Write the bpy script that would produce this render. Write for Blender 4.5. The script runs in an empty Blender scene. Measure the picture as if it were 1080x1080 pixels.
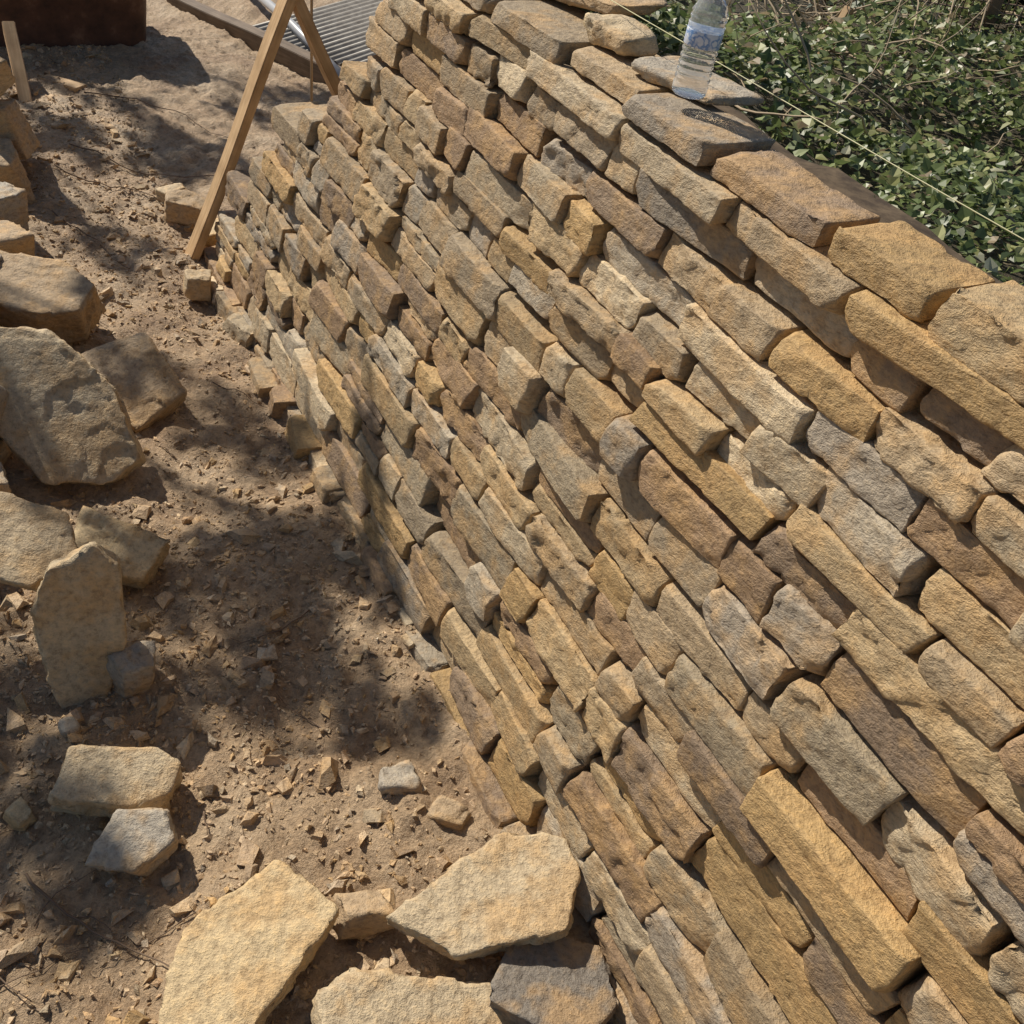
import bpy, math, random
import numpy as np
from mathutils import Matrix, Vector, Euler
random.seed(7); rng=np.random.default_rng(7)
scene=bpy.context.scene
# ------------------------------------------------------------------ helpers
def _h(ix,iy,iz,seed):
    n=(ix.astype(np.int64)*374761393+iy.astype(np.int64)*668265263+iz.astype(np.int64)*1274126177+seed*974634777)&0xffffffff
    n=((n^(n>>13))*1274126177)&0xffffffff
    n=n^(n>>16)
    return (n&0xffff)/32767.5-1.0
def vnoise(p,seed=0):
    i=np.floor(p); f=p-i; f=f*f*(3-2*f); i=i.astype(np.int64)
    x,y,z=i[:,0],i[:,1],i[:,2]; fx,fy,fz=f[:,0],f[:,1],f[:,2]
    def L(a,b,t): return a+(b-a)*t
    c=lambda a,b,d:_h(x+a,y+b,z+d,seed)
    return L(L(L(c(0,0,0),c(1,0,0),fx),L(c(0,1,0),c(1,1,0),fx),fy),L(L(c(0,0,1),c(1,0,1),fx),L(c(0,1,1),c(1,1,1),fx),fy),fz)
def fbm(p,oct=3,seed=0):
    a=1;s=0
    for o in range(oct):
        s=s+a*vnoise(p*(2.03**o)+o*17.3,seed+o); a*=.5
    return s
def facet(p,seed=0):
    i=np.floor(p).astype(np.int64); best=np.full(len(p),1e9); out=np.zeros(len(p))
    for a in(-1,0,1):
        for b in(-1,0,1):
            for c in(-1,0,1):
                x,y,z=i[:,0]+a,i[:,1]+b,i[:,2]+c
                cx=x+.5+.45*_h(x,y,z,seed); cy=y+.5+.45*_h(x,y,z,seed+1); cz=z+.5+.45*_h(x,y,z,seed+2)
                dx,dy,dz=p[:,0]-cx,p[:,1]-cy,p[:,2]-cz; d=dx*dx+dy*dy+dz*dz
                m=d<best; best[m]=d[m]
                v=_h(x,y,z,seed+3)*dx+_h(x,y,z,seed+4)*dy+_h(x,y,z,seed+5)*dz+.35*_h(x,y,z,seed+6)
                out[m]=v[m]
    return out
def sstep(x): x=np.clip(x,0,1); return x*x*(3-2*x)
D=np.array([-.550,.835]); D/=np.linalg.norm(D)
NV=np.array([D[1],-D[0]])
def W(t,n): return (t*D[0]+n*NV[0], t*D[1]+n*NV[1])
def tn(x,y): return x*D[0]+y*D[1], x*NV[0]+y*NV[1]
def make_mesh(name,V,F,mat,col=None,smooth=True,parent=None,loc=None):
    me=bpy.data.meshes.new(name)
    V=np.asarray(V,dtype=np.float32)
    if isinstance(F,np.ndarray):
        nf,k=F.shape
        me.vertices.add(len(V)); me.vertices.foreach_set('co',V.ravel())
        me.loops.add(nf*k); me.loops.foreach_set('vertex_index',F.ravel().astype(np.int32))
        me.polygons.add(nf); me.polygons.foreach_set('loop_start',np.arange(0,nf*k,k,dtype=np.int32))
        me.update(calc_edges=True)
    else:
        me.from_pydata([tuple(map(float,v)) for v in V],[],F)
    me.polygons.foreach_set('use_smooth',[smooth]*len(me.polygons))
    if col is not None:
        a=me.color_attributes.new('Col','FLOAT_COLOR','POINT')
        c=np.ones((len(V),4),dtype=np.float32); c[:,:3]=col
        a.data.foreach_set('color',c.ravel())
    me.validate(); me.update()
    ob=bpy.data.objects.new(name,me); scene.collection.objects.link(ob)
    if mat: me.materials.append(mat)
    if parent: ob.parent=parent
    if loc is not None: ob.location=loc
    return ob
def empty(name,loc=(0,0,0)):
    e=bpy.data.objects.new(name,None); e.location=loc; scene.collection.objects.link(e); return e
_cache={}
def boxgrid(nx,ny,nz):
    key=(nx,ny,nz)
    if key in _cache: return _cache[key]
    idx={};V=[];F=[]
    def g(i,j,k):
        q=(i,j,k)
        if q not in idx:
            idx[q]=len(V); V.append(q)
        return idx[q]
    for i in range(nx):
        for j in range(ny):
            F.append((g(i,j,0),g(i,j+1,0),g(i+1,j+1,0),g(i+1,j,0)))
            F.append((g(i,j,nz),g(i+1,j,nz),g(i+1,j+1,nz),g(i,j+1,nz)))
    for i in range(nx):
        for k in range(nz):
            F.append((g(i,0,k),g(i+1,0,k),g(i+1,0,k+1),g(i,0,k+1)))
            F.append((g(i,ny,k),g(i,ny,k+1),g(i+1,ny,k+1),g(i+1,ny,k)))
    for j in range(ny):
        for k in range(nz):
            F.append((g(0,j,k),g(0,j,k+1),g(0,j+1,k+1),g(0,j+1,k)))
            F.append((g(nx,j,k),g(nx,j+1,k),g(nx,j+1,k+1),g(nx,j,k+1)))
    _cache[key]=(np.array(V),np.array(F)); return _cache[key]
def detail_disp(Q,nr,seed,amp,strata):
    off=np.array([seed*3.17%97,seed*1.91%89,seed*.77%83])
    wq=Q+.004*np.stack([vnoise(Q*60+off,31),vnoise(Q*60+off,32),vnoise(Q*60+off,33)],1)
    disp=amp*1.4*facet(wq*np.array([20,20,30])+off,3)+amp*.3*vnoise(Q*11+off,5)+amp*.35*vnoise(Q*85+off,6)
    sd=(1-np.abs(nr[:,2]))
    disp+=strata*sd*vnoise(np.stack([Q[:,0]*6,Q[:,1]*6,Q[:,2]*120],1)+off,11)
    return disp
def block(half,seed,res=.0105,rad=.004,chipn=5,frontn=2,amp=.004,strata=.003,maxseg=36):
    r=random.Random(seed); seg=[int(min(maxseg,max(5,round(2*h/res)+2))) for h in half]; seg[1]=min(seg[1],11)
    I,F=boxgrid(*seg); P=np.zeros(I.shape)
    for a in range(3):
        h=half[a]; u=np.linspace(0,1,seg[a]-1)
        if a==1: u=u**1.7
        ln=np.concatenate([[-h],-(h-rad)+2*(h-rad)*u,[h]]); P[:,a]=ln[I[:,a]]
    hv=np.array(half); inner=np.clip(P,-(hv-rad),hv-rad); dl=P-inner; l=np.linalg.norm(dl,axis=1,keepdims=True)+1e-9
    nr=dl/l; Q=inner+nr*rad
    hx,hy,hz=half
    for c in range(frontn):
        n=np.array([r.uniform(-.2,.2),-1,r.choice((-1,1))*r.uniform(.05,.4)]); n/=np.linalg.norm(n)
        d=(abs(n)*np.array([hx*.5,hy,hz*.8])).sum()*r.uniform(.985,1.02)
        e=np.maximum(0,Q@n-d); Q-=e[:,None]*n; w=np.clip(e/.004,0,1)[:,None]; nr=nr*(1-w)+n*w
    for c in range(chipn):
        sx,sz=r.choice((-1,1)),r.choice((-1,1))
        n=np.array([sx*r.uniform(.3,1),-r.uniform(0.2,1),sz*r.uniform(.2,1)]); n/=np.linalg.norm(n)
        d=(abs(n)*hv).sum()-r.uniform(.004,.016)
        e=np.maximum(0,Q@n-d); Q-=e[:,None]*n; w=np.clip(e/.003,0,1)[:,None]; nr=nr*(1-w)+n*w
    nr/=np.linalg.norm(nr,axis=1)[:,None]+1e-9
    Q=Q+nr*detail_disp(Q,nr,seed,amp,strata)[:,None]
    off=seed*1.37%50
    Q[:,2]*=1+r.uniform(-.07,.07)*Q[:,0]/hx
    Q[:,0]+=Q[:,2]*r.uniform(-.2,.2)
    Q[:,2]+=.0016*vnoise(np.stack([Q[:,0]*25+off,Q[:,1]*10,np.sign(Q[:,2])*3],1),13)
    return Q,F
def rock(half,seed,res=.012,cuts=5,outline=None,k=45,amp=.006,strata=.003,maxseg=40):
    r=random.Random(seed)
    hx,hy,hz=half
    seg=[int(min(maxseg,max(4,round(2*h/res)))) for h in half]
    I,F=boxgrid(*seg); V=2*I/np.array(seg)-1
    P=V*np.array(half)
    tl=.08 if outline is None else .03
    pl=[((r.uniform(-tl,tl),r.uniform(-tl,tl),1),hz),((r.uniform(-tl,tl),r.uniform(-tl,tl),-1),hz)]
    if outline is None:
        for sx in (1,-1):
            pl.append(((sx,r.uniform(-.35,.35),r.uniform(-.25,.25)),hx*r.uniform(.9,1)))
            pl.append(((r.uniform(-.3,.3),sx,r.uniform(-.3,.3)),hy*r.uniform(.9,1)))
        for c in range(cuts):
            n=np.array([r.choice((-1,1))*r.uniform(.2,1)/hx,r.choice((-1,1))*r.uniform(.0,1)/hy,r.choice((-1,1))*r.uniform(.1,1)/hz]); n/=np.linalg.norm(n)
            d=(abs(n)*np.array(half)).sum()*r.uniform(.66,.9); pl.append((tuple(n),d))
    else:
        o=outline
        for a,b in zip(o,o[1:]+o[:1]):
            ex,ey=b[0]-a[0],b[1]-a[1]; l=math.hypot(ex,ey); nx_,ny_=ey/l,-ex/l
            pl.append(((nx_,ny_,r.uniform(-.25,.25)),max(a[0]*nx_+a[1]*ny_,.01)))
        for c in range(cuts):
            n=np.array([r.uniform(-1,1)/hx,r.uniform(-1,1)/hy,r.choice((-1,1))*r.uniform(.4,1)/hz]); n/=np.linalg.norm(n)
            d=(abs(n)*np.array(half)).sum()*r.uniform(.6,.8); pl.append((tuple(n),d))
    N=np.array([p[0] for p in pl]); dd=np.array([p[1] for p in pl]); N/=np.linalg.norm(N,axis=1)[:,None]
    u=np.maximum(P@N.T/dd,1e-6)
    mu=u.max(1,keepdims=True); w=(u/mu)**k
    s=1/(mu[:,0]*w.sum(1)**(1/k))
    Q=P*s[:,None]
    nr=(w/dd)@N; nr/=np.linalg.norm(nr,axis=1)[:,None]+1e-9
    off=seed*2.3%41
    edge=1-np.abs(nr[:,2])
    Q=Q+nr*(detail_disp(Q,nr,seed,amp,strata)*(1.0 if outline is None else (.45+1.1*edge)))[:,None]
    if outline is not None:   # ragged broken rim and gently stepped bedding faces
        Q[:,:2]*=(1+.035*vnoise(np.stack([P[:,0]*22+off,P[:,1]*22,P[:,2]*0+off],1),15))[:,None]
        Q[:,2]+=.004*np.round(1.4*vnoise(np.stack([Q[:,0]*7+off,Q[:,1]*7,Q[:,0]*0],1),16))*np.sign(Q[:,2])*.7
    return Q,F
# ------------------------------------------------------------------ node helpers
def newmat(name):
    m=bpy.data.materials.new(name); m.use_nodes=True
    nt=m.node_tree; b=nt.nodes['Principled BSDF']; return m,nt,b
def nd(nt,t,**kw):
    n=nt.nodes.new(t)
    for k,v in kw.items():
        if k in n.inputs: n.inputs[k].default_value=v
        else: setattr(n,k,v)
    return n
def ramp(nt,fac,stops):
    r=nt.nodes.new('ShaderNodeValToRGB'); e=r.color_ramp.elements
    while len(e)<len(stops): e.new(.5)
    for i,(p,c) in enumerate(stops):
        e[i].position=p; e[i].color=(*c,1) if len(c)==3 else c
    nt.links.new(fac,r.inputs[0]); return r.outputs[0]
def mix(nt,f,a,b,mode='MIX'):
    m=nt.nodes.new('ShaderNodeMix'); m.data_type='RGBA'; m.blend_type=mode
    for s,v in ((0,f),(6,a),(7,b)):
        if hasattr(v,'links'): nt.links.new(v,m.inputs[s])
        else: m.inputs[s].default_value=v if s==0 else (*v,1)
    return m.outputs[2]
def mul(nt,a,k):
    m=nt.nodes.new('ShaderNodeMath'); m.operation='MULTIPLY'; m.inputs[1].default_value=k; nt.links.new(a,m.inputs[0]); return m.outputs[0]
def noise(nt,vec,scale,detail=3,rough=.6):
    n=nd(nt,'ShaderNodeTexNoise'); n.inputs['Scale'].default_value=scale; n.inputs['Detail'].default_value=detail; n.inputs['Roughness'].default_value=rough
    nt.links.new(vec,n.inputs['Vector']); return n.outputs['Fac']
def bump(nt,h,strength,dist,prev=None):
    b=nt.nodes.new('ShaderNodeBump'); b.inputs['Strength'].default_value=strength; b.inputs['Distance'].default_value=dist
    nt.links.new(h,b.inputs['Height'])
    if prev: nt.links.new(prev,b.inputs['Normal'])
    return b.outputs[0]
def stone_mat(name,dust=.55):
    m,nt,b=newmat(name)
    tc=nd(nt,'ShaderNodeTexCoord'); obj=tc.outputs['Object']
    at=nd(nt,'ShaderNodeVertexColor',layer_name='Col').outputs[0]
    mp=nd(nt,'ShaderNodeMapping'); mp.inputs['Scale'].default_value=(1,1,1.8); nt.links.new(obj,mp.inputs[0]); sv=mp.outputs[0]
    patch=ramp(nt,noise(nt,obj,9,3,.7),[(.46,(0,0,0)),(.61,(1,1,1))])
    c=mix(nt,mul(nt,patch,dust),at,(.54,.335,.14))
    f=noise(nt,sv,55,4,.78)
    c=mix(nt,1.0,c,ramp(nt,f,[(.3,(.58,.54,.50)),(.5,(1,1,1)),(.72,(1.32,1.26,1.14))]),'MULTIPLY')
    nt.links.new(c,b.inputs['Base Color'])
    b.inputs['Roughness'].default_value=.7; b.inputs['Specular IOR Level'].default_value=.5
    nt.links.new(bump(nt,f,.95,.008),b.inputs['Normal'])
    return m
M_stone=stone_mat('sandstone')
def ground_mat():
    m,nt,b=newmat('clay_soil')
    tc=nd(nt,'ShaderNodeTexCoord'); obj=tc.outputs['Object']
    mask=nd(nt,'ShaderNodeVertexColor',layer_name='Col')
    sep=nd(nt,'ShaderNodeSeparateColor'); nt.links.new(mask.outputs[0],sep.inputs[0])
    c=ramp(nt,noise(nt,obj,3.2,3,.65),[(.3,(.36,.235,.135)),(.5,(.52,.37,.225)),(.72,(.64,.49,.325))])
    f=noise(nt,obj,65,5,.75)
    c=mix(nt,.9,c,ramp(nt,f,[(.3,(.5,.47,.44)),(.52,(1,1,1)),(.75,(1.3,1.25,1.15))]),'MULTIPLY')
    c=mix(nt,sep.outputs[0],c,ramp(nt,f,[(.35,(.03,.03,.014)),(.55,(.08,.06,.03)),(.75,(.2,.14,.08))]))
    nt.links.new(c,b.inputs['Base Color']); b.inputs['Roughness'].default_value=.55
    b.inputs['Specular IOR Level'].default_value=.5
    nt.links.new(bump(nt,f,1.0,.018),b.inputs['Normal']); return m
M_ground=ground_mat()
def wood_mat(name,c1,c2,scale=(60,60,4)):
    m,nt,b=newmat(name); tc=nd(nt,'ShaderNodeTexCoord')
    mp=nd(nt,'ShaderNodeMapping'); mp.inputs['Scale'].default_value=scale; nt.links.new(tc.outputs['Object'],mp.inputs[0])
    f=noise(nt,mp.outputs[0],1.0,4,.65)
    c=ramp(nt,f,[(.3,c1),(.7,c2)])
    d=ramp(nt,noise(nt,tc.outputs['Object'],9,3,.6),[(.3,(.6,.56,.5)),(.6,(1,1,1))]); c=mix(nt,.7,c,d,'MULTIPLY')
    nt.links.new(c,b.inputs['Base Color']); b.inputs['Roughness'].default_value=.65
    nt.links.new(bump(nt,f,.4,.003),b.inputs['Normal']); return m
M_wood=wood_mat('timber',(.50,.31,.15),(.70,.49,.27))
M_oldwood=wood_mat('weathered_timber',(.12,.085,.055),(.26,.19,.13))
M_dwood=wood_mat('bark',(.07,.05,.035),(.18,.13,.09),(30,30,6))
# ------------------------------------------------------------------ terrain
def bankmask(x,y):
    t,n=tn(x,y)
    nb=1.27+np.maximum(0,t-3.0)*.62
    wd=.10+np.maximum(0,t-3.0)*.35
    return sstep((n-nb)/wd), n-nb
def height(x,y,detail=True):
    x=np.asarray(x,float);y=np.asarray(y,float)
    p=np.stack([x,y,x*0],-1).reshape(-1,3)
    m,e=bankmask(p[:,0],p[:,1])
    z=.025*fbm(p*1.6,2,21)
    z+=.06*sstep((-p[:,0]-1.3)/1.2)
    if detail:
        z+=.015*fbm(p*7,2,22)+.010*vnoise(p*19,24)+.008*np.abs(vnoise(p*40,25))+.005*vnoise(p*75,27)
    zb=1.25+.03*np.clip(e,0,6)-.10*sstep((e-.1)/.8)+.05*fbm(p*1.3,3,26)
    z=z*(1-m)+zb*m
    far=np.hypot(p[:,0],p[:,1]); z=z+sstep((far-14)/80)*2.5*vnoise(p*.02,29)
    return z.reshape(x.shape)
def axis(lo,hi,step,far):
    a=list(np.arange(lo,hi,step)); s=step
    neg=[];v=lo
    while v>-far: s*=1.13; v-=s; neg.append(v)
    s=step;pos=[];v=a[-1]
    while v<far: s*=1.13; v+=s; pos.append(v)
    return np.array(neg[::-1]+a+pos)
xs=axis(-3.2,.9,.010,160); ys=axis(.35,6.2,.0115,160)
X,Y=np.meshgrid(xs,ys,indexing='ij'); Z=height(X,Y)
V=np.stack([X,Y,Z],-1).reshape(-1,3); nx,ny=len(xs),len(ys)
ii,jj=np.meshgrid(np.arange(nx-1),np.arange(ny-1),indexing='ij'); q=(ii*ny+jj).ravel()
F=np.stack([q,q+ny,q+ny+1,q+1],1)
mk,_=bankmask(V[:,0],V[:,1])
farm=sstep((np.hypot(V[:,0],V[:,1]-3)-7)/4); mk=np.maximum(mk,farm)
make_mesh('ground',V,F,M_ground,col=np.stack([mk]*3,1))
# ------------------------------------------------------------------ dry stone wall
PAL=[(.37,.29,.19),(.43,.325,.20),(.49,.36,.20),(.50,.335,.15),(.37,.245,.14),(.37,.31,.235),(.46,.37,.245),(.28,.20,.13),(.45,.38,.28),(.62,.50,.33)]
WT=[3,4,3.4,2.6,3.0,2.0,3,2.4,1.9,1.3]
def pick(r):
    c=np.array(r.choices(PAL,WT)[0]); return c*r.uniform(.76,1.15)
wall=empty('dry_stone_wall')
BAT=.25
TOPZ=1.40
def nface(z): return .80+BAT*z
rw=random.Random(11)
zb=[-.04]
while zb[-1]<TOPZ-.12:
    h=rw.choice([.056,.064,.07,.076,.084,.092])*(1.06 if zb[-1]<.6 else .98)
    zb.append(zb[-1]+h)
zb[-1]=TOPZ-.08
zb.append(TOPZ-.025)
nc=len(zb)-1
def bz(i,t):
    a=1 if 0<i<nc else .3
    p=np.array([[t*.8,i*.45,3.3]]); p2=np.array([[t*2.6,i*.9,7.3]])
    return zb[i]+a*(.010*float(vnoise(p,40)[0])+.003*float(vnoise(p2,41)[0]))
parts=[];faces=[];cols=[];base=0
def add_stone(tc,zc,L,H,Dp,prot,slope,seed,col,yaw=0,roll=0,rad=None):
    global base
    rr=random.Random(seed+5000)
    Q,F=block((L/2,Dp/2,H/2),seed,chipn=rr.choice([2,3,4,5]),frontn=rr.choice([0,1,2,2]),amp=rr.choice([.0016,.0024,.0032,.0045]),strata=rr.choice([.001,.0015,.0025]),rad=rad or rr.choice([.002,.0025,.003]))
    E=Euler((roll,-slope,yaw)).to_matrix()
    Q=Q@np.array(E).T
    t=tc-Q[:,0]; n=nface(zc)-prot+Dp/2+Q[:,1]+BAT*Q[:,2]*.8; z=zc+Q[:,2]
    parts.append(np.stack([t*D[0]+n*NV[0],t*D[1]+n*NV[1],z],1)); faces.append(F+base); base+=len(Q)
    cols.append(np.repeat(np.array(col)[None],len(Q),0))
sd=100
for i in range(nc):
    zc0=(zb[i]+zb[i+1])/2
    tend=3.68-.77*max(zc0,0)+rw.uniform(-.07,.07)
    t=-1.7+rw.uniform(0,.2)
    while t<tend:
        top=(i>=nc-1)
        L=rw.choice([.12,.15,.18,.21,.23,.25,.28,.31,.34])*rw.uniform(.85,1.15)
        if top: L=rw.uniform(.22,.42)
        tm=t+L/2
        z0=bz(i,tm); z1=bz(i+1,tm); slope=(bz(i,t+L)-bz(i,t))/L
        H=z1-z0
        prot=rw.gauss(0,.011)
        if i==0: prot+=.02
        Dp=rw.uniform(.17,.22)
        if top: prot+=.01; Dp=.15
        r2=random.Random(sd)
        gap=rw.uniform(.004,.008)
        if not top and H>.074 and rw.random()<.16:
            f=rw.uniform(.4,.6)
            add_stone(tm,z0+H*f/2,L-gap,H*f-.003,Dp,prot,slope,sd,pick(r2)); sd+=1
            add_stone(tm+rw.uniform(-.01,.01),z0+H*(f+1)/2,L-gap-.01,H*(1-f)-.003,Dp,prot+rw.gauss(0,.006),slope,sd,pick(r2)); sd+=1
        else:
            add_stone(tm,(z0+z1)/2,L-gap,H-.0045,Dp,prot,slope+rw.gauss(0,.007),sd,pick(r2),yaw=rw.gauss(0,.045),roll=rw.gauss(0,.06)); sd+=1
        t+=L
for (tc,z,L,H,Dp,pr) in [(.58,TOPZ+.004,.40,.07,.13,-.0),(.90,TOPZ+.0,.20,.05,.13,.0),(1.17,TOPZ-.004,.28,.042,.12,.0),(1.46,TOPZ+.002,.26,.038,.16,.02),(1.74,TOPZ-.0,.26,.035,.18,-.02),(2.03,TOPZ+.0,.3,.045,.2,.01),(2.36,TOPZ,.30,.045,.2,.0),(.19,TOPZ,.34,.055,.14,.0),(-.2,TOPZ,.38,.055,.14,.01),(-.6,TOPZ,.38,.05,.14,.01),(-1.05,TOPZ,.45,.05,.14,.01)]:
    add_stone(tc,z,L,H,Dp,pr,rw.gauss(0,.008),sd,pick(random.Random(sd)),yaw=rw.gauss(0,.04)); sd+=1
for tt in (2.25,2.5,2.72,2.9,3.2,3.38,3.55):
    add_stone(tt,.0+rw.uniform(-.02,.01),rw.uniform(.10,.2),.07,.13,.04+rw.uniform(0,.02),rw.gauss(0,.08),sd,pick(random.Random(sd)),yaw=rw.gauss(0,.15)); sd+=1
make_mesh('face_stones',np.concatenate(parts),np.concatenate(faces),M_stone,col=np.concatenate(cols),parent=wall)
mh,nt,b=newmat('hearting'); tc=nd(nt,'ShaderNodeTexCoord')
nt.links.new(ramp(nt,noise(nt,tc.outputs['Object'],30,4,.7),[(.35,(.05,.033,.02)),(.7,(.14,.10,.06))]),b.inputs['Base Color']); b.inputs['Roughness'].default_value=.95
HV=[];HF=[]
cols_t=np.arange(-1.72,3.3,.06)
prof=[(-.1,.12),(.4,.12),(.9,.12),(1.3,.13),(1.36,.15),(1.34,.35)]
for t in cols_t:
    for (z,o) in prof:
        ze=min(z,(3.40-t)/.77) if t>1.3 else z
        ze=max(ze,-.1)
        n=nface(ze)+o
        x,y=W(t,n); HV.append((x,y,ze+ .02*float(vnoise(np.array([[t*9,z*5,o*9]]),8)[0])))
m_=len(prof)
for i in range(len(cols_t)-1):
    for j in range(m_-1):
        a=i*m_+j; HF.append((a,a+1,a+m_+1,a+m_))
make_mesh('hearting',HV,HF,mh,parent=wall)
# ------------------------------------------------------------------ loose stones
def loose(name,loc,half,rot,seed,col,outline=None,k=60,amp=.004,cuts=5,res=.0085):
    Q,F=rock(half,seed,res=res,cuts=cuts,outline=outline,k=k,amp=amp,strata=.003,maxseg=60)
    ob=make_mesh(name,Q,F,M_stone,col=np.repeat(np.array(col)[None],len(Q),0),loc=loc)
    ob.rotation_euler=Euler([math.radians(a) for a in rot]); return ob
TAN=(.55,.44,.285);TAN2=(.52,.405,.255);GR=(.42,.37,.295);BR=(.44,.325,.20);OC=(.60,.46,.265);DK=(.23,.20,.165)
loose('limestone_block',(-1.73,2.88,.12),(.19,.14,.085),(12,4,5),1,BR,outline=[(-.2,-.1),(.05,-.14),(.17,-.09),(.18,.06),(.08,.13),(-.2,.12)],cuts=1)
loose('stone_slab',(-1.375,2.26,.17),(.26,.24,.035),(44,4,12),2,TAN,outline=[(-.24,.2),(-.24,0),(-.1,-.14),(-.02,-.22),(.19,-.2),(.25,-.12),(.15,.08),(-.04,.23)],cuts=0,amp=.003)
loose('stone_slab',(-1.29,2.58,.07),(.17,.13,.04),(18,12,-30),3,BR,cuts=3)
loose('limestone_block',(-1.60,2.15,.14),(.10,.10,.13),(15,0,20),4,GR)
loose('limestone_block',(-1.46,1.96,.09),(.07,.06,.06),(0,10,30),5,GR)
loose('stone_slab',(-1.13,1.63,.25),(.20,.12,.033),(22,10,8),6,TAN2,outline=[(-.2,-.08),(.05,-.11),(.13,-.03),(.06,.085),(-.08,.11),(-.2,.1)],cuts=0)
loose('limestone_block',(-1.03,1.83,.05),(.12,.075,.04),(8,8,-10),7,OC,cuts=4)
loose('stone_slab',(-.945,1.47,.165),(.10,.23,.03),(74,4,26),8,TAN,outline=[(.04,.225),(-.06,.17),(-.10,.06),(-.08,-.13),(-.03,-.22),(.03,-.21),(.092,-.02),(.09,.17)],cuts=0,amp=.003)
loose('limestone_block',(-.835,1.46,.045),(.045,.045,.068),(10,10,40),9,GR)
loose('limestone_block',(-.92,1.30,.015),(.02,.025,.02),(0,10,40),10,GR)
loose('limestone_block',(-.75,1.165,.055),(.13,.08,.042),(14,8,12),11,TAN,outline=[(-.12,-.06),(.11,-.07),(.13,.03),(.06,.07),(-.11,.06)],cuts=1)
loose('limestone_block',(-.66,1.045,.045),(.095,.07,.042),(16,-4,8),12,GR,outline=[(-.08,-.05),(.03,-.065),(.09,-.01),(.06,.06),(-.04,.06)],cuts=1)
loose('stone_slab',(-.365,.84,.055),(.17,.22,.03),(5,-5,10),13,OC,outline=[(-.13,-.18),(.0,-.19),(.13,.0),(.18,.08),(.04,.18),(-.11,.06)],cuts=0)
loose('stone_slab',(.08,1.035,.10),(.21,.13,.024),(6,-3,10),14,TAN,outline=[(-.2,-.05),(-.06,-.125),(.16,-.085),(.205,.03),(.18,.10),(.04,.12)],cuts=0)
loose('stone_slab',(-.01,.80,.05),(.20,.10,.025),(4,3,10),15,TAN,outline=[(-.18,-.1),(.17,-.1),(.2,.05),(-.13,.07),(-.19,.02)],cuts=0)
loose('stone_slab',(.245,.90,.055),(.13,.11,.022),(-3,6,-12),16,DK,outline=[(-.11,-.1),(.07,-.12),(.13,.0),(.06,.1),(-.1,.08)],cuts=0)
loose('limestone_block',(-.15,1.30,.03),(.045,.035,.025),(0,8,20),17,GR)
loose('limestone_block',(-.02,1.25,.025),(.045,.03,.014),(0,4,-20),18,BR)
loose('limestone_block',(-.92,1.07,.02),(.03,.025,.02),(0,4,-20),20,OC)
for j,(x,y,z,a,b_,c,cl) in enumerate([(-2.45,4.0,.22,.12,.1,.1,BR),(-2.5,4.02,.42,.11,.1,.07,TAN2),(-2.38,3.78,.12,.12,.11,.11,BR),(-2.2,3.42,.12,.1,.12,.1,GR),(-2.08,3.2,.1,.1,.1,.08,BR),(-2.02,2.9,.13,.12,.12,.09,GR),(-1.95,2.62,.12,.12,.12,.1,TAN2),(-1.78,2.42,.12,.12,.14,.12,BR),
    (-1.62,3.93,.05,.09,.07,.045,BR),(-1.42,3.75,.04,.08,.06,.04,OC),(-1.72,4.05,.04,.06,.05,.04,TAN2),(-1.36,3.35,.03,.05,.05,.04,TAN2),(.07,1.6,.03,.05,.04,.03,DK),(-.16,.98,.04,.05,.04,.03,BR),(-1.72,1.95,.1,.12,.12,.1,BR),(-1.6,1.45,.05,.1,.1,.08,GR),(-1.85,2.2,.1,.14,.12,.1,GR),(-1.42,1.78,.08,.08,.05,.08,BR),(-1.12,1.72,.06,.05,.04,.06,BR)]):
    loose('limestone_block',(x,y,z),(a,b_,c),(rw.uniform(-15,15),rw.uniform(-15,15),rw.uniform(-60,60)),40+j,cl)
x,y=W(1.60,1.30); loose('stone_slab',(x,y,TOPZ+.032),(.12,.07,.011),(0,0,-52),61,GR,amp=.0025)
x,y=W(1.83,1.27); loose('limestone_block',(x,y,TOPZ+.045),(.07,.045,.022),(0,0,-50),62,TAN)
x,y=W(2.1,1.36); loose('stone_slab',(x,y,TOPZ+.06),(.17,.08,.016),(4,0,-56),63,BR,amp=.0025)
x,y=W(2.42,1.30); loose('stone_slab',(x,y,TOPZ+.055),(.17,.08,.016),(4,3,-60),64,BR,amp=.0025)
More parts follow.
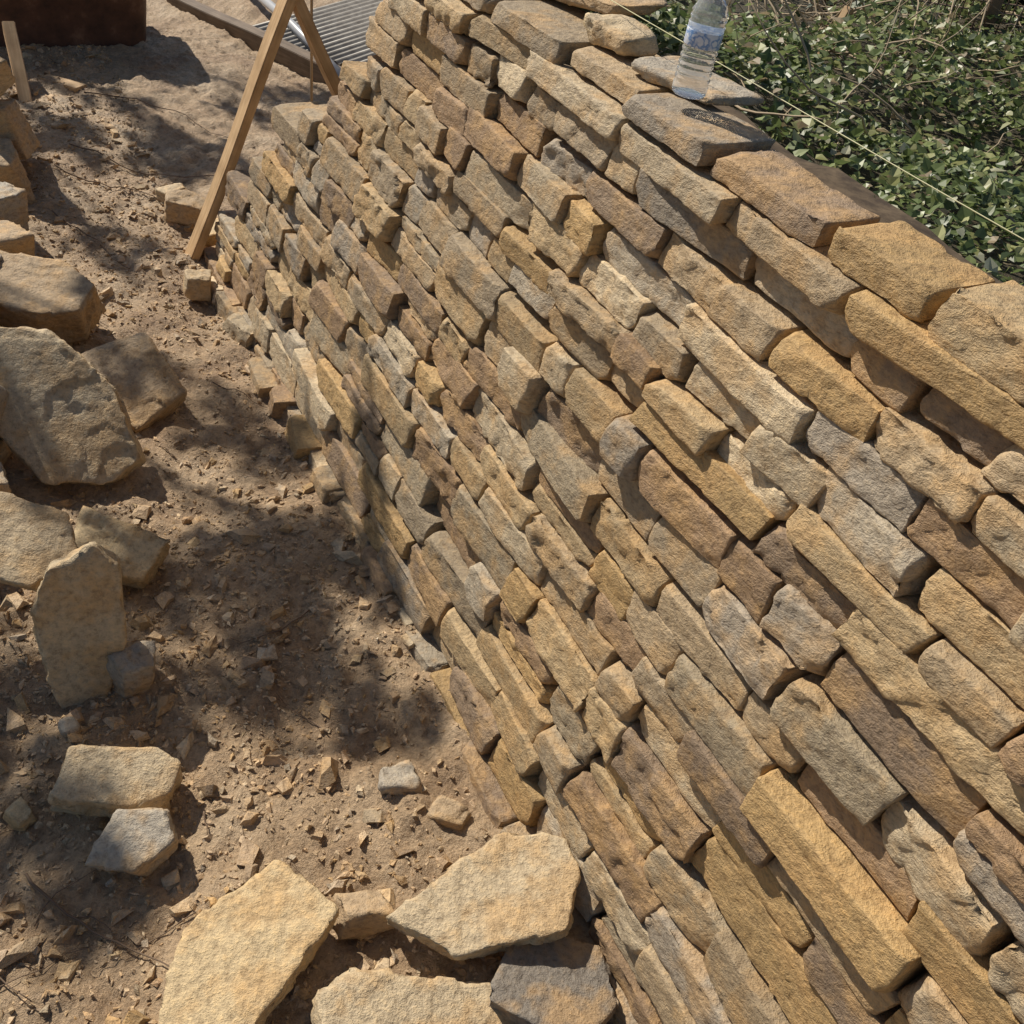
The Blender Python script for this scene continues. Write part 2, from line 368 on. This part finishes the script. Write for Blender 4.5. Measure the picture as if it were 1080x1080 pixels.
# ------------------------------------------------------------------ gravel chips
def chips(name,pts,size,cols,seed,flat=.4):
    r=np.random.default_rng(seed); n=len(pts)
    C=np.array([(x,y,z) for z in(-1,1) for y in(-1,1) for x in(-1,1)],float)
    S=size[:,None,None]*np.stack([r.uniform(.6,1.3,n),r.uniform(.45,1,n),r.uniform(.2,.7,n)*flat*2],1)[:,None,:]
    R=r.uniform(.3,1.2,(n,8,3)); V=C[None]*R
    V[:,4:,:2]*=r.uniform(.35,.85,(n,1,1)); V[:,:,0]+=V[:,:,1]*r.uniform(-.7,.7,(n,1)); V=V*S*.5
    az=r.uniform(0,6.28,n); ax=r.normal(0,.35,n)
    ca,sa,cx,sx=np.cos(az),np.sin(az),np.cos(ax),np.sin(ax)
    y2=V[:,:,1]*cx[:,None]-V[:,:,2]*sx[:,None]; z2=V[:,:,1]*sx[:,None]+V[:,:,2]*cx[:,None]
    x3=V[:,:,0]*ca[:,None]-y2*sa[:,None]; y3=V[:,:,0]*sa[:,None]+y2*ca[:,None]
    V=np.stack([x3,y3,z2],-1)+pts[:,None,:]
    Fq=np.array([(0,2,3,1),(4,5,7,6),(0,1,5,4),(2,6,7,3),(0,4,6,2),(1,3,7,5)])
    F=(Fq[None]+8*np.arange(n)[:,None,None]).reshape(-1,4)
    return make_mesh(name,V.reshape(-1,3),F,M_stone,col=np.repeat(cols,8,0),smooth=False)
N=120000
x=rng.uniform(-3.6,.9,N); y=.5+rng.random(N)**1.2*7.5
t_,n_=tn(x,y); dens=vnoise(np.stack([x*2.2,y*2.2,x*0],1),77)
keep=(n_<.83)&(rng.random(N)<.6+.5*dens)
x,y=x[keep],y[keep]; s=.0085*(1-rng.random(len(x)))**-.42; s=np.clip(s,.006,.065)
z=height(x,y)+s*.08
mixc=rng.random((len(x),1)); pc=np.array(PAL)[rng.integers(0,len(PAL),len(x))]*mixc+np.array([.54,.395,.25])*(1-mixc); pc=pc*rng.uniform(.75,1.3,(len(x),1))
chips('gravel',np.stack([x,y,z],1),s,pc,5)
# ------------------------------------------------------------------ ivy
def leaves(name,pts,size,tilt,cols,mat,seed,parent=None):
    r=np.random.default_rng(seed); n=len(pts)
    T=np.array([(0,0,0),(-.42,.02,.10),(-.40,.42,.14),(0,.95,-.02),(.40,.42,.14),(.42,.02,.10)])
    V=T[None]*size[:,None,None]*np.stack([r.uniform(.8,1.15,n),r.uniform(.8,1.15,n),r.uniform(.2,1.8,n)],1)[:,None,:]
    az=r.uniform(0,6.28,n); ax=tilt; ay=r.normal(0,.35,n)
    def rot(V,a,i,j):
        c,s_=np.cos(a)[:,None],np.sin(a)[:,None]; A=V[:,:,i]*c-V[:,:,j]*s_; B=V[:,:,i]*s_+V[:,:,j]*c; V=V.copy(); V[:,:,i]=A; V[:,:,j]=B; return V
    V=rot(V,ax,1,2); V=rot(V,ay,0,2); V=rot(V,az,0,1)
    V=V+pts[:,None,:]
    Fq=np.array([(0,3,2,1),(0,5,4,3)]); F=(Fq[None]+6*np.arange(n)[:,None,None]).reshape(-1,4)
    return make_mesh(name,V.reshape(-1,3),F,mat,col=np.repeat(cols,6,0),smooth=False,parent=parent)
ml,nt,b=newmat('ivy_leaf'); at=nd(nt,'ShaderNodeVertexColor',layer_name='Col')
nt.links.new(at.outputs[0],b.inputs['Base Color']); b.inputs['Roughness'].default_value=.42; b.inputs['Specular IOR Level'].default_value=.65
tr=nd(nt,'ShaderNodeBsdfTranslucent'); nt.links.new(at.outputs[0],tr.inputs[0]); ms=nd(nt,'ShaderNodeMixShader'); ms.inputs[0].default_value=.35
nt.links.new(b.outputs[0],ms.inputs[1]); nt.links.new(tr.outputs[0],ms.inputs[2]); nt.links.new(ms.outputs[0],nt.nodes['Material Output'].inputs[0])
N=120000
t=rng.uniform(-1.0,7,N); n=1.30+rng.random(N)**1.25*4.8
x=t*D[0]+n*NV[0]; y=t*D[1]+n*NV[1]
m_,e_=bankmask(x,y)
cl=vnoise(np.stack([x*2.4,y*2.4,x*0],1),55)+.5*vnoise(np.stack([x*7,y*7,x*0],1),56)
bare=np.exp(-(((x-.62)/.38)**2+((y-3.6)/.6)**2))
keep=(m_>.35)&(rng.random(N)<.85+.55*cl-bare*.9)
x,y,cl=x[keep],y[keep],cl[keep]; L=len(x)
z=height(x,y)+np.clip(.04+.07*cl,0,.2)+rng.random(L)**1.5*.06
g=np.array([(.10,.145,.05),(.16,.21,.075),(.26,.31,.12),(.06,.09,.035),(.37,.38,.17),(.34,.27,.17),(.50,.50,.36)])[rng.choice(7,L,p=[.19,.26,.26,.07,.12,.06,.04])]*rng.uniform(.8,1.25,(L,1))
leaves('ivy',np.stack([x,y,z],1),rng.uniform(.014,.036,L),rng.normal(.1,.5,L),g,ml,3)
# ------------------------------------------------------------------ tubes
def tubes(name,paths,mat,parent=None,sides=6,col=None):
    V=[];F=[]
    for pts,rad in paths:
        pts=[Vector(p) for p in pts]; n=len(pts); b0=len(V)
        for i,p in enumerate(pts):
            d=(pts[min(i+1,n-1)]-pts[max(i-1,0)]).normalized()
            a=d.cross(Vector((.13,.31,.94)));
            if a.length<1e-3: a=d.cross(Vector((1,0,0)))
            a.normalize(); c=d.cross(a)
            rr=rad[i] if hasattr(rad,'__len__') else rad
            for s_ in range(sides):
                an=2*math.pi*s_/sides; V.append(p+rr*(math.cos(an)*a+math.sin(an)*c))
        for i in range(n-1):
            for s_ in range(sides):
                s2=(s_+1)%sides; F.append((b0+i*sides+s_,b0+i*sides+s2,b0+(i+1)*sides+s2,b0+(i+1)*sides+s_))
        F.append(tuple(b0+s_ for s_ in range(sides))[::-1]); F.append(tuple(b0+(n-1)*sides+s_ for s_ in range(sides)))
    return make_mesh(name,V,F,mat,parent=parent)
rt=random.Random(5)
def twig(x,y,z,L,az,el,r=.003,n=8,w=.25):
    pts=[Vector((x,y,z))]; 
    for i in range(n):
        az+=rt.gauss(0,w); el+=rt.gauss(0,w*.6)
        pts.append(pts[-1]+Vector((math.cos(az)*math.cos(el),math.sin(az)*math.cos(el),math.sin(el)))*L/n)
    return (pts,[r*(1-.7*i/n) for i in range(n+1)])
tw=[]
for i in range(420):
    tt=rt.uniform(0,6); nn=1.4+rt.random()*3.5; x,y=W(tt,nn)
    m_,_=bankmask(np.array([x]),np.array([y]))
    if m_[0]<.8: continue
    z=float(height(x,y))+.05
    tw.append(twig(x,y,z,rt.uniform(.12,.5),rt.uniform(0,6.28),rt.uniform(0,.45),rt.uniform(.001,.003)))
for i in range(150):
    x=.62+rt.gauss(0,.35); y=3.5+rt.gauss(0,.5); tt,nn=tn(x,y)
    if nn<1.4: continue
    tw.append(twig(x,y,float(height(x,y))+.05,rt.uniform(.2,.7),rt.uniform(0,6.28),rt.uniform(0,.7),rt.uniform(.002,.0045)))
mtw,nt,b=newmat('dead_twig'); b.inputs['Base Color'].default_value=(.42,.33,.22,1); b.inputs['Roughness'].default_value=.8
tubes('bramble_twigs',tw,mtw,sides=5)
tw=[]
for i in range(130):
    x=rt.uniform(-3,.2); y=rt.uniform(.6,5.5); tt,nn=tn(x,y)
    if nn>.7: continue
    az=rt.uniform(0,6.28); pts,rad=twig(x,y,0,rt.uniform(.05,.3),az,0,rt.uniform(.001,.0025),n=7,w=.3)
    tw.append(([Vector((p.x,p.y,float(height(p.x,p.y))+.006)) for p in pts],rad))
for (x,y,L,az) in [(-.85,.95,.45,-.7),(-.98,.98,.4,-1.0),(-2.25,4.05,.7,-.35),(-2.1,3.7,.6,-.6),(-1.9,3.3,.5,-.9),(-2.3,4.3,.9,.1),(-2.5,4.9,.9,.2)]:
    pts,rad=twig(x,y,0,L,az,0,.0035,n=14,w=.14)
    tw.append(([Vector((p.x,p.y,float(height(p.x,p.y))+.012)) for p in pts],rad))
mrt,nt,b=newmat('root'); b.inputs['Base Color'].default_value=(.17,.115,.075,1); b.inputs['Roughness'].default_value=.85
tubes('fallen_twigs',tw,mrt,sides=5)
# ------------------------------------------------------------------ timbers
def beam(name,a,b,w,h,mat,parent=None,up=(0,0,1),bev=.004):
    a=Vector(a);b=Vector(b); d=(b-a); L=d.length; d.normalize()
    me=bpy.data.meshes.new(name); import bmesh
    bm=bmesh.new(); bmesh.ops.create_cube(bm,size=1)
    for v in bm.verts: v.co=Vector((v.co.x*w,v.co.y*h,v.co.z*L))
    bmesh.ops.subdivide_edges(bm,edges=[e for e in bm.edges if abs((e.verts[0].co-e.verts[1].co).z)>L*.5],cuts=8)
    for v in bm.verts:
        s_=v.co.z*3; v.co.x+=.003*math.sin(s_*2.1+w*90); v.co.y+=.003*math.sin(s_*1.7+1)
    bmesh.ops.bevel(bm,geom=[e for e in bm.edges if len(e.link_faces)==2 and e.calc_face_angle()>.5],offset=bev,segments=2,affect='EDGES')
    bm.to_mesh(me); bm.free(); me.materials.append(mat)
    ob=bpy.data.objects.new(name,me); scene.collection.objects.link(ob)
    x_=Vector(up).cross(d).normalized(); y_=d.cross(x_)
    M=Matrix((x_,y_,d)).transposed().to_4x4(); M.translation=(a+b)/2
    ob.matrix_world=M
    if parent: ob.parent=parent
    return ob
fr=empty('batter_frame')
def WP(t,n,z): x,y=W(t,n); return (x,y,z)
beam('front_leg',WP(3.83,.74,-.03),WP(3.80,1.27,1.24),.035,.09,M_wood,fr,up=(D[0],D[1],0))
beam('rear_leg',WP(3.66,1.66,-.0),WP(3.86,1.08,1.22),.04,.10,M_wood,fr,up=(D[0],D[1],0))
beam('crossbar',WP(3.76,1.0,1.1),WP(3.76,1.4,1.1),.03,.06,M_wood,fr)
beam('wooden_post',(-2.68,4.66,-.05),(-2.90,5.02,.30),.06,.12,M_wood)
beam('timber_offcut',(-2.77,5.02,.05),(-2.54,4.96,.05),.085,.085,M_wood)
beam('wooden_sleeper',(-2.75,6.75,.05),(-1.2,5.70,.05),.10,.13,M_oldwood)
beam('wooden_stake',(.66,3.27,1.10),(.74,3.34,1.36),.028,.028,M_wood)
mp_,nt,b=newmat('grey_plastic'); b.inputs['Base Color'].default_value=(.42,.43,.45,1); b.inputs['Roughness'].default_value=.4
tubes('drain_pipe',[([(-2.75,7.6,.16),(-1.9,6.5,.13),(-1.3,5.6,.12)],.028)],mp_,sides=14)
mg,nt,b=newmat('galvanised_sheet'); tc=nd(nt,'ShaderNodeTexCoord'); nt.links.new(ramp(nt,noise(nt,tc.outputs['Object'],12,4,.6),[(.3,(.30,.27,.23)),(.7,(.52,.49,.43))]),b.inputs['Base Color']); b.inputs['Roughness'].default_value=.5
SV=[];SF=[];nu=160
for i in range(nu+1):
    u=i/nu*1.6
    for j in range(2):
        v=j*1.5; SV.append((u,v,.009*math.cos(u*2*math.pi/.055)))
for i in range(nu): a=i*2; SF.append((a,a+2,a+3,a+1))
o=make_mesh('corrugated_sheet',SV,SF,mg); o.location=(-2.15,6.35,.09); o.rotation_euler=(0.03,0,math.radians(-25))
o.modifiers.new('s','SOLIDIFY').thickness=.003
# ------------------------------------------------------------------ tub
mt,nt,b=newmat('rusty_metal'); tc=nd(nt,'ShaderNodeTexCoord')
nt.links.new(ramp(nt,noise(nt,tc.outputs['Object'],8,5,.7),[(.3,(.05,.028,.022)),(.55,(.12,.06,.04)),(.75,(.25,.15,.10))]),b.inputs['Base Color']); b.inputs['Roughness'].default_value=.55
TV=[];TF=[];seg=40
rings=[(0,0,.01),(.93,0,.0),(1,0,.02),(1.0,0,.04),(1.10,0,.5),(1.13,0,.505),(1.13,0,.53),(1.08,0,.53),(.96,0,.06),(0,0,.05)]
for (s_,_,z) in rings:
    for i in range(seg):
        a=2*math.pi*i/seg; c,s2=math.cos(a),math.sin(a); e=.28
        TV.append((.45*s_*math.copysign(abs(c)**e,c),.33*s_*math.copysign(abs(s2)**e,s2),z))
for k_ in range(len(rings)-1):
    for i in range(seg): TF.append((k_*seg+i,k_*seg+(i+1)%seg,(k_+1)*seg+(i+1)%seg,(k_+1)*seg+i))
o=make_mesh('metal_skip_tub',TV,TF,mt); o.location=(-3.07,5.82,.03); o.rotation_euler=(0,0,math.radians(33))
# ------------------------------------------------------------------ bottle
bt=empty('water_bottle',(.187,1.925,TOPZ+.045))
bt.rotation_euler=(0,math.radians(2),0)
def lathe(name,prof,mat,seg=48):
    V=[];F=[]
    for (r_,z) in prof:
        for i in range(seg):
            a=2*math.pi*i/seg
            V.append((r_*math.cos(a),r_*math.sin(a),z))
    for k_ in range(len(prof)-1):
        for i in range(seg): F.append((k_*seg+i,k_*seg+(i+1)%seg,(k_+1)*seg+(i+1)%seg,(k_+1)*seg+i))
    F.append(tuple(range(seg))[::-1]); F.append(tuple((len(prof)-1)*seg+i for i in range(seg)))
    return make_mesh(name,V,F,mat,parent=bt)
prof=[(.022,.004),(.028,0),(.032,.004),(.033,.012)]
z=.02
while z<.08: prof+=[(.033,z),(.0300,z+.004),(.033,z+.008)]; z+=.012
prof+=[(.0325,.085),(.0325,.115),(.0335,.12)]
z=.123
while z<.135: prof+=[(.0335,z),(.0305,z+.004),(.0332,z+.008)]; z+=.011
prof+=[(.030,.148),(.025,.159),(.018,.168),(.0135,.174),(.013,.181),(.0155,.182),(.0155,.184),(.013,.185),(.013,.189)]
mb,nt,b=newmat('clear_plastic'); b.inputs['Base Color'].default_value=(.95,.97,.98,1); b.inputs['Roughness'].default_value=.1; b.inputs['IOR'].default_value=1.18; b.inputs['Transmission Weight'].default_value=.8
lathe('body',prof,mb)
mlb,nt,b=newmat('label'); tc=nd(nt,'ShaderNodeTexCoord')
f=noise(nt,tc.outputs['Object'],60,2,.5); nt.links.new(ramp(nt,f,[(.45,(.70,.76,.85)),(.5,(.12,.28,.6)),(.6,(.7,.76,.85))]),b.inputs['Base Color']); b.inputs['Roughness'].default_value=.35
lathe('label',[(.0331,.087),(.0333,.0875),(.0333,.113),(.0331,.1135)],mlb)
mcp,nt,b=newmat('cap_plastic'); b.inputs['Base Color'].default_value=(.75,.8,.88,1)
lathe('cap',[(.0155,.1855),(.016,.187),(.016,.201),(.0145,.203),(.005,.2035)],mcp)
# ------------------------------------------------------------------ string line
msr,nt,b=newmat('nylon_string'); b.inputs['Base Color'].default_value=(.62,.60,.36,1)
gl=empty('guide_string')
tubes('line',[([WP(-1.6,1.29,1.50),WP(1,1.285,1.492),WP(3.9,1.28,1.5)],.0009)],msr,parent=gl,sides=6)
tubes('pin_1',[([WP(3.9,1.28,-.1),WP(3.9,1.28,1.6)],.006)],mtw,parent=gl); tubes('pin_2',[([WP(-1.6,1.29,.9),WP(-1.6,1.29,1.6)],.006)],mtw,parent=gl)
# ------------------------------------------------------------------ wire fence
wf=[]
ax,ay,bx,by=.80,4.00,2.5,3.90
def fz(u): x=ax+(bx-ax)*u; y=ay+(by-ay)*u; return x,y,float(height(x,y,False))
for i in range(60):
    x,y,z=fz(i/59); wf.append(([(x,y,z),(x,y,z+.8)],.0028))
for j in range(26):
    wf.append(([(lambda q:(q[0],q[1],q[2]+.03*j+.02))(fz(u/8)) for u in range(9)],.0028))
for i in range(4):
    x,y,z=fz(i/3); wf.append(([(x,y,z-.1),(x,y,z+.95)],.025))
mw,nt,b=newmat('rusty_wire'); b.inputs['Base Color'].default_value=(.30,.21,.15,1); b.inputs['Roughness'].default_value=.7
tubes('wire_mesh_fence',wf,mw,sides=5)
# ------------------------------------------------------------------ trees
EL=math.radians(43); SX,SY=-.78,.625; _l=math.hypot(SX,SY); SX/=_l; SY/=_l
mlf,nt,b=newmat('tree_leaf'); at=nd(nt,'ShaderNodeVertexColor',layer_name='Col'); nt.links.new(at.outputs[0],b.inputs['Base Color']); b.inputs['Roughness'].default_value=.5
def tree(name,x,y,H,r0,clumps,seed):
    e=empty(name); rr=random.Random(seed); z0=float(height(x,y))-.05
    paths=[]
    trunk=[Vector((x+.1*math.sin(i*.9+seed),y+.1*math.cos(i*.7+seed),z0+H*i/10)) for i in range(11)]
    paths.append((trunk,[r0*(1-.8*i/10) for i in range(11)]))
    P=[];S=[];C=[]
    for (cx,cy,cz,cr,nl) in clumps:
        c=Vector((cx,cy,cz)); hb=min(max((cz-1.2-z0)/H,.25),.9); k_=int(hb*10); s_=trunk[k_]
        mid=(s_+c)/2+Vector((0,0,.25)); paths.append(([s_,s_.lerp(mid,.5)+Vector((0,0,.1)),mid,c],[r0*.35,r0*.28,r0*.18,r0*.05]))
        for j in range(12):
            d=Vector((rr.gauss(0,1),rr.gauss(0,1),rr.gauss(0,.6))).normalized()*cr*rr.uniform(.5,1.1)
            st=mid.lerp(c,rr.uniform(.5,1)); paths.append(([st,(st+c+d)/2+Vector((0,0,.05)),c+d],[r0*.07,r0*.04,.005]))
            sub=c+d
            for q_ in range(int(nl/12)):
                P.append(sub+Vector((rr.gauss(0,1),rr.gauss(0,1),rr.gauss(0,.7)))*cr*.22); S.append(rr.uniform(.05,.095)); C.append(np.array((.05,.085,.025))*rr.uniform(.7,1.4))
    tubes('trunk_and_limbs',paths,M_dwood,parent=e,sides=8)
    leaves('crown',np.array([tuple(p) for p in P]),np.array(S),np.array([rr.gauss(0,.6) for _ in P]),np.array(C),mlf,seed,parent=e)
def cl(gx,gy,h,r_,n_):
    c=1/math.tan(EL); return (gx+SX*h*c,gy+SY*h*c,h,r_,n_)
tree('ash_tree',-5.8,5.0,5.5,.13,[cl(-.66,1.72,3.8,.28,380),cl(-.45,2.0,3.6,.20,220),cl(-.98,1.02,3.8,.24,420),cl(-1.15,2.6,4.0,.2,130),cl(-1.32,1.38,3.6,.18,160),cl(-.80,2.45,4.0,.14,80),cl(-.2,1.5,3.7,.12,50)],3)
tree('ash_tree',-7.6,8.6,6.0,.14,[cl(-2.7,5.3,4.0,.40,420),cl(-1.75,4.5,4.0,.28,280),cl(-2.3,4.3,4.0,.2,200),cl(-1.5,5.3,4.0,.32,340),cl(-3.3,6.4,4.2,.45,300),cl(-1.75,3.5,4.0,.16,90)],4)
e=empty('ivy_clad_tree'); zt=float(height(1.5,4.5)); tp=[Vector((1.5+.02*i,4.5+.03*i,zt-.1+i*.5)) for i in range(10)]
tubes('trunk',[(tp,[.13*(1-.06*i) for i in range(10)])],M_dwood,parent=e,sides=12)
n_=3500; a=rng.uniform(0,6.28,n_); h_=rng.random(n_)**1.3*3.5; rr=.15+.07*rng.random(n_)+.06*np.sin(h_*5+a*2)
leaves('ivy_leaves',np.stack([1.5+.04*h_+rr*np.cos(a),4.5+.06*h_+rr*np.sin(a),zt+h_],1),rng.uniform(.04,.07,n_),rng.normal(.8,.5,n_),np.array([(.03,.055,.015)])*rng.uniform(.6,1.5,(n_,1)),ml,9,parent=e)
# ------------------------------------------------------------------ light, world, camera
w=bpy.data.worlds.new('World'); scene.world=w; w.use_nodes=True; nt=w.node_tree
bg=nt.nodes['Background']; sky=nt.nodes.new('ShaderNodeTexSky'); sky.sky_type='NISHITA'; sky.sun_disc=False
sv=Vector((SX*math.cos(EL),SY*math.cos(EL),math.sin(EL)))
sky.sun_elevation=EL; sky.sun_rotation=math.atan2(sv.x,sv.y)%(2*math.pi)
nt.links.new(sky.outputs[0],bg.inputs[0]); bg.inputs[1].default_value=.062
sl=bpy.data.lights.new('sun','SUN'); sl.energy=5.0; sl.angle=math.radians(.53); sl.color=(1,.92,.80)
so=bpy.data.objects.new('sun',sl); scene.collection.objects.link(so); so.rotation_euler=sv.to_track_quat('Z','Y').to_euler()
cd=bpy.data.cameras.new('camera'); co=bpy.data.objects.new('camera',cd); scene.collection.objects.link(co)
r_=math.radians(10); U=Vector((0,.647,.763)); Xv=Vector((1,0,0))
cx=(math.cos(r_)*Xv+math.sin(r_)*U).normalized(); cy=(-math.sin(r_)*Xv+math.cos(r_)*U).normalized(); cz=cx.cross(cy)
M=Matrix((cx,cy,cz)).transposed().to_4x4(); M.translation=(0,0,2)
co.matrix_world=M; cd.sensor_width=36; cd.lens=34.57; cd.clip_start=.02; cd.clip_end=500
scene.camera=co
scene.view_settings.view_transform='Standard'; scene.view_settings.look='None'; scene.view_settings.exposure=0
